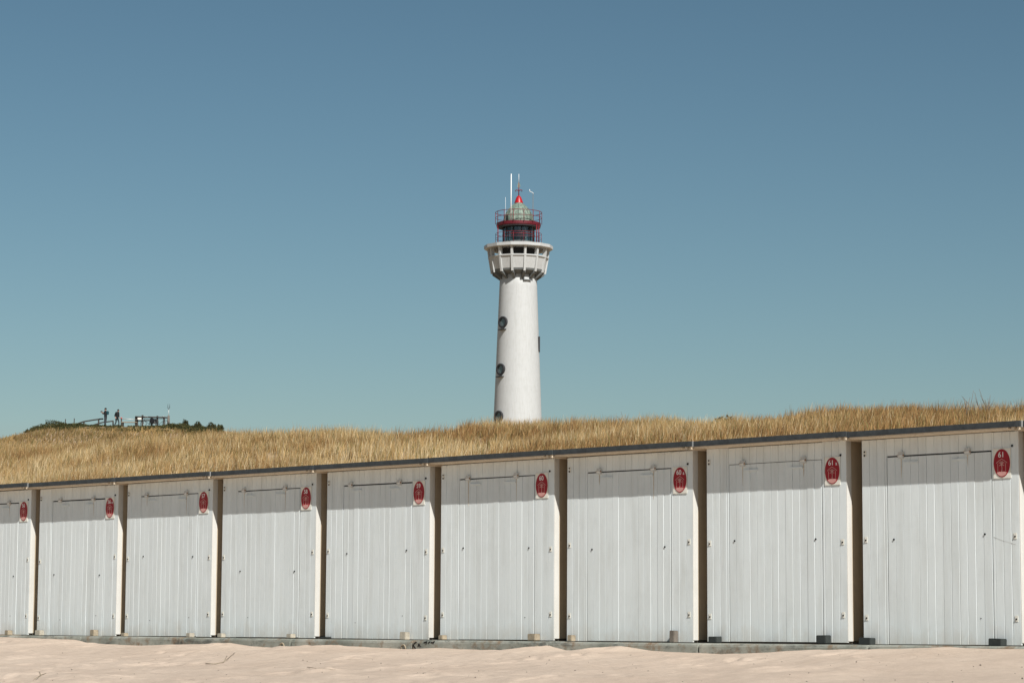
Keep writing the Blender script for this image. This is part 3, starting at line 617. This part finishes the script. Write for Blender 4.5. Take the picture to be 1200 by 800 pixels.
# people
def person(px, Y, joints, edges, rad, height, mats, rz, label, hair=True):
    g = gpt(px, Y)
    me = bpy.data.meshes.new('person'); names = list(joints)
    me.from_pydata([joints[n_] for n_ in names], [(names.index(a), names.index(b)) for a, b in edges], [])
    o = bpy.data.objects.new('tmp', me); COL.objects.link(o)
    sk = o.modifiers.new('skin', 'SKIN')
    for i, n_ in enumerate(names):
        r_ = rad[n_]; v = me.skin_vertices[0].data[i]; v.radius = r_ if isinstance(r_, tuple) else (r_, r_); v.use_root = (n_ == 'pelvis')
    ss = o.modifiers.new('sub', 'SUBSURF'); ss.levels = 2; ss.render_levels = 2
    bpy.context.view_layer.update()
    me2 = bpy.data.meshes.new_from_object(o.evaluated_get(bpy.context.evaluated_depsgraph_get())); bpy.data.objects.remove(o)
    me2.name = 'person'; me2.materials.clear()
    for m_ in mats: me2.materials.append(m_)
    neck = Vector(joints['neck']); head = Vector(joints['head'])
    hands = [Vector(joints[n_]) for n_ in ('hand_l', 'hand_r')]; foot = .09
    for p_ in me2.polygons:
        p_.use_smooth = True; c_ = Vector(p_.center)
        if c_.z > neck.z + .02: p_.material_index = 0
        elif min((c_-q_).length for q_ in hands) < .09: p_.material_index = 0
        elif c_.z < foot: p_.material_index = 3
        elif c_.z < joints['pelvis'][2]-.02 and min((c_-q_).length for q_ in hands) > .3: p_.material_index = 2
        else: p_.material_index = 1
    zm = min(v.co.z for v in me2.vertices)
    for v in me2.vertices: v.co.z -= zm
    b = link('person', me2, None, (g.x, g.y, g.z-.03), rz); b.scale = (height/1.75,)*3
    tag(b, label, 'person', 'people on the dune top')
    hm = MB(); hd = head + Vector((-.015, 0, .035-zm))
    vs_, fs_ = [], []; nu, nv = 12, 7
    for j in range(nv):
        th_ = (j/(nv-1))*1.75
        for i in range(nu): ph = 2*math.pi*i/nu; vs_.append(hd + Vector((.115*math.sin(th_)*math.cos(ph) - .012*math.sin(th_), .095*math.sin(th_)*math.sin(ph), .125*math.cos(th_))) )
    for j in range(nv-1): fs_ += [(j*nu+i, j*nu+(i+1) % nu, (j+1)*nu+(i+1) % nu, (j+1)*nu+i) for i in range(nu)]
    hm.add(vs_, fs_, 0, True); hm.build('hair', M['hair'], b)
    return b
E_ = [('pelvis','waist'),('waist','chest'),('chest','neck'),('neck','head'),('head','crown'),('head','nose'),('chest','sh_l'),('sh_l','el_l'),('el_l','hand_l'),('hand_l','tip_l'),('hand_l','thumb_l'),('chest','sh_r'),('sh_r','el_r'),('el_r','hand_r'),('hand_r','tip_r'),('hand_r','thumb_r'),
      ('pelvis','hip_l'),('hip_l','kn_l'),('kn_l','an_l'),('an_l','toe_l'),('pelvis','hip_r'),('hip_r','kn_r'),('kn_r','an_r'),('an_r','toe_r')]
RAD = dict(pelvis=(.13,.16), waist=(.12,.15), chest=(.13,.18), neck=.06, head=(.085,.078), crown=(.07,.065), nose=.02, sh_l=.075, el_l=.052, hand_l=.036, tip_l=.02, thumb_l=.012, sh_r=.075, el_r=.052, hand_r=.036, tip_r=.02, thumb_r=.012,
           hip_l=.095, kn_l=.065, an_l=.045, toe_l=.04, hip_r=.095, kn_r=.065, an_r=.045, toe_r=.04)
stand = dict(pelvis=(0,0,.93), waist=(.01,0,1.1), chest=(.0,0,1.33), neck=(.02,0,1.49), head=(.04,0,1.61), crown=(.035,0,1.70), nose=(.135,0,1.60),
    sh_l=(0,.19,1.41), el_l=(.12,.24,1.17), hand_l=(.33,.10,1.33), tip_l=(.40,.06,1.38), thumb_l=(.35,.07,1.40), sh_r=(0,-.19,1.41), el_r=(.12,-.24,1.17), hand_r=(.33,-.10,1.33), tip_r=(.40,-.06,1.38), thumb_r=(.35,-.07,1.40),
    hip_l=(0,.10,.88), kn_l=(.03,.11,.48), an_l=(-.01,.12,.08), toe_l=(.14,.13,.04), hip_r=(0,-.10,.88), kn_r=(.04,-.11,.48), an_r=(.06,-.12,.08), toe_r=(.21,-.13,.04))
p1 = person(123.5, LOOK_Y-.8, stand, E_, RAD, 1.82, [M['skin'], M['jacket'], M['trousers'], M['rubber']], math.pi-.3, 'person in black jacket with teal backpack, arms raised to hold a camera')
mb = MB(); mb.box(-.28, -.12, -.14, .14, 1.12, 1.45); link('backpack', bevel_mesh(mb.mesh('backpack', M['teal']), .05), p1)
cm = MB(); cm.box(.36, .44, -.08, .08, 1.36, 1.46); cm.tube([(.42, 0, 1.41), (.52, 0, 1.41)], .035, 8); ca = cm.build('camera_body', M['black'], None, (p1.location.x, p1.location.y, p1.location.z), math.pi-.3); ca.scale = (1.04,)*3; ca.name = 'hand_camera'; tag(ca, 'small black camera held up by the person with teal backpack', 'camera')
walk = dict(stand); walk.update(chest=(.06,0,1.32), neck=(.12,0,1.46), head=(.17,0,1.57), crown=(.175,0,1.66), nose=(.26,0,1.54), waist=(.03,0,1.1), sh_l=(.05,.19,1.40), el_l=(.0,.26,1.12), hand_l=(.16,.22,.92), tip_l=(.2,.21,.82), thumb_l=(.21,.18,.89),
    sh_r=(.05,-.19,1.40), el_r=(-.06,-.25,1.13), hand_r=(.04,-.24,.90), tip_r=(.07,-.23,.80), thumb_r=(.09,-.2,.87), kn_l=(.16,.11,.5), an_l=(.14,.12,.09), toe_l=(.29,.13,.05), kn_r=(.0,-.11,.48), an_r=(-.22,-.12,.14), toe_r=(-.09,-.13,.04))
p2 = person(136.8, LOOK_Y-1.2, walk, E_, RAD, 1.72, [M['skin'], M['jacket'], M['trousers'], M['rubber']], -.6, 'person in dark jacket and grey trousers walking with head bowed')

# ------------------------------------------------------------------ foliage
def leaf_cloud(cen, rad, n_, size, cols, seed, squash=1.0):
    r = np.random.default_rng(seed); d = r.normal(size=(n_, 3)); d /= np.linalg.norm(d, axis=1)[:, None]; d[:, 2] = np.abs(d[:, 2])
    rr = r.uniform(.45, 1, n_)**.6
    lump = 1 + .35*np.sin(d[:, 0]*5+seed)*np.cos(d[:, 1]*4+seed*2)*np.sin(d[:, 2]*6+seed)
    c = np.array(cen) + d*np.array(rad)*(rr*lump)[:, None]
    a = r.normal(size=(n_, 3)); a /= np.linalg.norm(a, axis=1)[:, None]; b = np.cross(a, r.normal(size=(n_, 3))); b /= np.linalg.norm(b, axis=1)[:, None]
    L = (size*r.uniform(.6, 1.4, n_))[:, None]
    co = np.stack([c-a*L, c+b*L*.5, c+a*L, c-b*L*.5], 1).reshape(-1, 3)
    tint = np.repeat(np.array(cols)[r.integers(0, len(cols), n_)]*r.uniform(.75, 1.25, (n_, 1)), 4, 0)
    return co, np.arange(n_*4).reshape(-1, 4), tint
GREENS = [(.07, .075, .025), (.05, .058, .02), (.09, .09, .032), (.13, .11, .045), (.04, .045, .018)]
cos_, fcs, tns = [], [], []; off = 0
for i in range(150):
    px = rng.uniform(34, 235) if i < 130 else rng.uniform(200, 262); Yy = LOOK_Y + rng.uniform(-7, 2)
    if 140 < px < 160: Yy = LOOK_Y + rng.uniform(-7, -4)
    g = gpt(px, Yy); hgt = rng.uniform(.2, .48)*(1.5 if 55 < px < 70 else 1) * (.45 if 95 < px < 200 else 1); wd = rng.uniform(.5, 1.2)
    co, fc, tn = leaf_cloud((g.x, g.y, g.z-.05), (wd, wd, hgt), 330, .075, GREENS, i)
    cos_.append(co); fcs.append(fc+off); tns.append(tn); off += len(co)
me = bpy.data.meshes.new('scrub'); np_mesh(me, np.concatenate(cos_), np.concatenate(fcs), M['leaf'], False, np.concatenate(tns))
tag(link('scrub', me), 'low dark green scrub covering the far dune top', 'scrub', None, 'stuff')
def shrub(px, Y, w_, h_, label, seed, z=None, group=None, dark=False):
    g = gpt(px, Y) if z is None else z
    sh_ = empty('shrub', g); tag(sh_, label, 'shrub', group)
    co, fc, tn = leaf_cloud((0, 0, h_*.1), (w_, w_, h_*.9), 500, .07, [tuple(v*.7 for v in c_) for c_ in GREENS], seed)
    m_ = bpy.data.meshes.new('crown'); np_mesh(m_, co, fc, M['leaf'], False, tn); link('crown', m_, sh_)
    mb = MB(); mb.tube([(0, 0, -.2), (.03, .02, h_*.5)], [.04, .015], 5); mb.tube([(0, 0, 0), (-.15*w_, .05, h_*.6)], [.03, .01], 5); mb.build('stem', M['greywood'], sh_)
for px, w_, h_, od in ((217, .35, .75, 'pointed dark shrub just right of the forked mast post'), (232, .4, .6, 'second dark shrub right of the forked mast post'), (248, .5, .62, 'widest dark shrub right of the lookout, third from the mast'), (258, .35, .5, 'smallest and rightmost dark shrub on the far dune top')):
    shrub(px, LOOK_Y-2, w_, h_, od, int(px), group='dark shrubs right of the lookout')
shrub(63, LOOK_Y-1, 1.2, .75, 'rounded green shrub at the left end of the dune top', 63)
sx, szz = hit_row(849, 491, WC-.3); x_, y_ = row_to_world(sx, WC-.3); gz = float(dune_h(np.array([sx]), np.array([WC-.3]))[0])
shrub(0, 0, .42, .62, 'small dark shrub poking out of the dune grass above hut 61a', 849, Vector((x_, y_, gz)))
# dry stalks on the crest
for px, hgt, lb in ((1143, .85, 'tall dry stalks above the dune grass over hut 61'), (731, .75, 'single dry stalk sticking out of the dune grass above hut 60a')):
    sx, _ = hit_row(px, 480, WC-2.5); x_, y_ = row_to_world(sx, WC-2.5); gz = float(dune_h(np.array([sx]), np.array([WC-2.5]))[0])
    mb = MB()
    for j in range(7 if px > 1000 else 2):
        dx_ = random.uniform(-.3, .3) if px > 1000 else 0; hh = hgt*random.uniform(.7, 1.0)
        mb.tube([(dx_, 0, -.1), (dx_+.03, 0, hh*.5), (dx_+random.uniform(-.12, .12), 0, hh)], [.009, .007, .004], 4)
        mb.tube([(dx_, 0, hh*.6), (dx_+random.uniform(-.2, .2), .05, hh*.85)], [.006, .003], 4)
    tag(mb.build('dry_stalks', M['greywood'], None, (x_, y_, gz)), lb, 'dry plant')

# marram grass: one mass of single blades in tufts
def grass(n_t, s_rng, w_rng, per, seed, hmul=1.0, cull=True):
    r = np.random.default_rng(seed)
    s = r.uniform(*s_rng, n_t); w = r.uniform(*w_rng, n_t)
    bare = fbm(s*.16, w*.28, 3, 51); edge = np.clip((w-5.5)/3, 0, 1)
    keep = r.uniform(size=n_t) < np.clip(1.0 + 5.0*(bare+.06-.014*np.clip(17-w, 0, 9)), .32, 1)*edge
    if cull:                                      # thin out what stands well below the roofs as seen from the beach
        x, y = row_to_world(s, w); z = dune_h(s, w); t = (ROW_X*BX+ROW_Y*BY)/(x/y*BX+BY); roof = CAM_Z + (2.25-CAM_Z)*y/t
        keep &= (z > roof-.9) | (r.uniform(size=n_t) < .22)
    s, w = s[keep], w[keep]; n_t = len(s)
    tone = 1.6*fbm(s*.26, w*.40, 4, 77); tone2 = r.uniform(size=n_t)
    th = r.uniform(.28, .47, n_t)*np.clip(1+1.3*fbm(s*.55, w*.6, 3, 91), .6, 1.7)*hmul
    idx = np.repeat(np.arange(n_t), per); N = len(idx)
    a = r.uniform(0, 2*np.pi, N); ro = .105*np.sqrt(r.uniform(size=N))
    bs, bw = s[idx]+ro*np.cos(a), w[idx]+ro*np.sin(a); x, y = row_to_world(bs, bw); z = dune_h(bs, bw)-.03
    L = th[idx]*r.uniform(.5, 1.2, N); lean = r.uniform(.03, .38, N)*L; da = a + r.normal(0, .7, N)
    lx, ly = np.cos(da)*lean + .08*L, np.sin(da)*lean - .02*L
    wd = r.uniform(.0035, .0075, N); fa = r.uniform(0, np.pi, N); wv = np.stack([np.cos(fa)*wd, np.sin(fa)*wd, 0*wd], 1)
    B = np.stack([x, y, z], 1); mid = B + np.stack([lx*.32, ly*.32, L*.58], 1); tip = B + np.stack([lx, ly, L], 1)
    co = np.stack([B-wv, B+wv, mid+wv*.9, mid-wv*.9, tip], 1).reshape(-1, 3)
    i5 = np.arange(N)[:, None]*5; fc = np.concatenate([i5+np.array([[0, 1, 2]]), i5+np.array([[0, 2, 3]]), i5+np.array([[3, 2, 4]])])
    straw, tan_, brown, olive, pale = [np.array(v) for v in ((.50, .355, .165), (.42, .27, .115), (.25, .14, .056), (.19, .165, .06), (.64, .52, .32))]
    k1 = np.clip(.42+1.7*tone[idx]+r.normal(0, .22, N), 0, 1)[:, None]
    col = tan_*(1-k1)+straw*k1
    bm_ = np.clip(.15-1.5*tone[idx]+.018*(w[idx]-19), .02, .6); sel = r.uniform(size=N) < bm_; col[sel] = brown*r.uniform(.8, 1.4, (sel.sum(), 1))
    sel = r.uniform(size=N) < (.10+.25*(tone2[idx] > .8)); col[sel] = olive*r.uniform(.8, 1.3, (sel.sum(), 1))
    sel = r.uniform(size=N) < np.clip(.22-.022*(w[idx]-18)+.5*tone[idx], .03, .55); col[sel] = pale
    col = col*r.uniform(.8, 1.2, (N, 1))*r.uniform(.84, 1.22, n_t)[idx][:, None]
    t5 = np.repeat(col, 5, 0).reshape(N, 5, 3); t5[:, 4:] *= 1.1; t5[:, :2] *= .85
    return co, fc, t5.reshape(-1, 3)
g1 = grass(62000, (-62, 2), (5.5, 31), 17, 5); g2 = grass(3000, (-95, -62), (8, 31), 14, 6, 1, False); g3 = grass(1600, (2, 22), (8, 31), 14, 8, 1, False)
def hill_grass(n_, seed):
    r = np.random.default_rng(seed); x = r.uniform(-62, -18, n_); y = LOOK_Y + r.uniform(-32, -6.5, n_)
    s_, w_ = (x-ROW_X)*DX+(y-ROW_Y)*DY, (x-ROW_X)*BX+(y-ROW_Y)*BY; z = dune_h(s_, w_)-.03
    L = r.uniform(.2, .5, n_); fa = r.uniform(0, np.pi, n_); wd = r.uniform(.012, .03, n_); wv = np.stack([np.cos(fa)*wd, np.sin(fa)*wd, 0*wd], 1)
    B = np.stack([x, y, z], 1); T = B + np.stack([r.normal(.08, .15, n_), r.normal(0, .15, n_), L], 1)
    co = np.stack([B-wv*1.3, B+wv*1.3, T+wv*.4, T-wv*.4], 1).reshape(-1, 3)
    tone = fbm(x*.3, y*.2, 3, 13); col = np.array((.40, .27, .115))*(1+1.4*tone[:, None])*r.uniform(.7, 1.3, (n_, 1)); sel = r.uniform(size=n_) < .2; col[sel] = np.array((.15, .14, .05))
    q4 = np.arange(n_*4).reshape(-1, 4); return co, np.concatenate([q4[:, [0, 1, 2]], q4[:, [0, 2, 3]]]), np.repeat(col, 4, 0)
g4 = hill_grass(60000, 4)
co = np.concatenate([g1[0], g2[0], g3[0], g4[0]]); fc = np.concatenate([g1[1], g2[1]+len(g1[0]), g3[1]+len(g1[0])+len(g2[0]), g4[1]+len(g1[0])+len(g2[0])+len(g3[0])]); tn = np.concatenate([g1[2], g2[2], g3[2], g4[2]])
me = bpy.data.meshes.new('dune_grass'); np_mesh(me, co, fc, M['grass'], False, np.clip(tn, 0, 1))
tag(link('dune_grass', me), 'golden dry marram grass covering the dune behind the huts', 'grass', None, 'stuff')

# ------------------------------------------------------------------ things on the sand
def on_sand(px, py):
    dx, dz = ray(px, py)
    for t in np.arange(12, 40, .02):
        x, y, z = dx*t, t, CAM_Z+dz*t; s, w = (x-ROW_X)*DX+(y-ROW_Y)*DY, (x-ROW_X)*BX+(y-ROW_Y)*BY
        if w > -.31: break
        if z <= sand_z(s, w): break
    return Vector((x, y, sand_z(s, min(w, -.32))))
def twig(pxs, label, r_):
    g = on_sand(*pxs[0][0]); mb = MB()
    for br in pxs:
        pts = [on_sand(*q_)-g+Vector((0, 0, r_*1.2)) for q_ in br]; mb.tube(pts, [r_*(1-.5*i/len(pts)) for i in range(len(pts))], 6)
    tag(mb.build('driftwood_twig', M['wood'], None, g), label, 'twig', 'twigs lying on the sand')
twig([[(241, 777.5), (252, 778.5), (262, 776), (269, 770), (275, 765)], [(262, 776), (266, 769)]], 'forked brown twig lying on the sand in front of hut 58', .0055)
twig([[(360, 782), (372, 783.2), (384, 784.5), (393, 785)]], 'thin straight twig on the sand in front of hut 58 and 59', .004)
twig([[(40, 796), (48, 791), (54, 789)], [(48, 791), (46, 788)]], 'short dark twig at the bottom left of the sand', .0045)
cos_, fcs = [], []; off = 0
for i in range(170):
    q_ = on_sand(rng.uniform(-60, 1260), rng.uniform(764, 815)); r = rng.uniform(.003, .009)*(1.6 if rng.uniform() < .08 else 1)
    pts = np.array([(1,0,0),(-1,0,0),(0,1,0),(0,-1,0),(0,0,.7),(0,0,-.7)])*r*rng.uniform(.6, 1.5, (6, 1)); fc = np.array([(0,2,4),(2,1,4),(1,3,4),(3,0,4),(2,0,5),(1,2,5),(3,1,5),(0,3,5)])
    cos_.append(pts+np.array(q_)); fcs.append(fc+off); off += 6
me = bpy.data.meshes.new('beach_debris'); np_mesh(me, np.concatenate(cos_), np.concatenate(fcs), M['greywood'], False)
tag(link('beach_debris', me), 'tiny dark bits of shell and wood strewn on the sand', 'debris', None, 'stuff')
# spray scribble on the beam between huts 59 and 60
for o in [o for o in bpy.data.objects if o.get('label', '').startswith('concrete base beam with black scribble')]:
    mb = MB(); inv = (Matrix.Translation(o.location) @ Matrix.Rotation(o.rotation_euler.z, 4, 'Z')).inverted()
    for strokes in ([(487, 759), (484.5, 756), (486, 753), (488, 752)], [(490, 757), (491, 754), (492.5, 757)], [(497, 752.5), (500, 751.5), (499.5, 754)], [(502, 753), (504, 751.5)], [(505.5, 752), (508, 753), (509, 751)]):
        P_ = []
        for q_ in strokes:
            s_, z_ = hit_row(q_[0], q_[1], -.30); x_, y_ = row_to_world(s_, -.30); v_ = inv @ Vector((x_, y_, z_)); P_.append((v_.x, v_.z))
        stroke(mb, P_, .016, -.3035, -.2985)
    mb.build('spray_mark', M['black'], o)
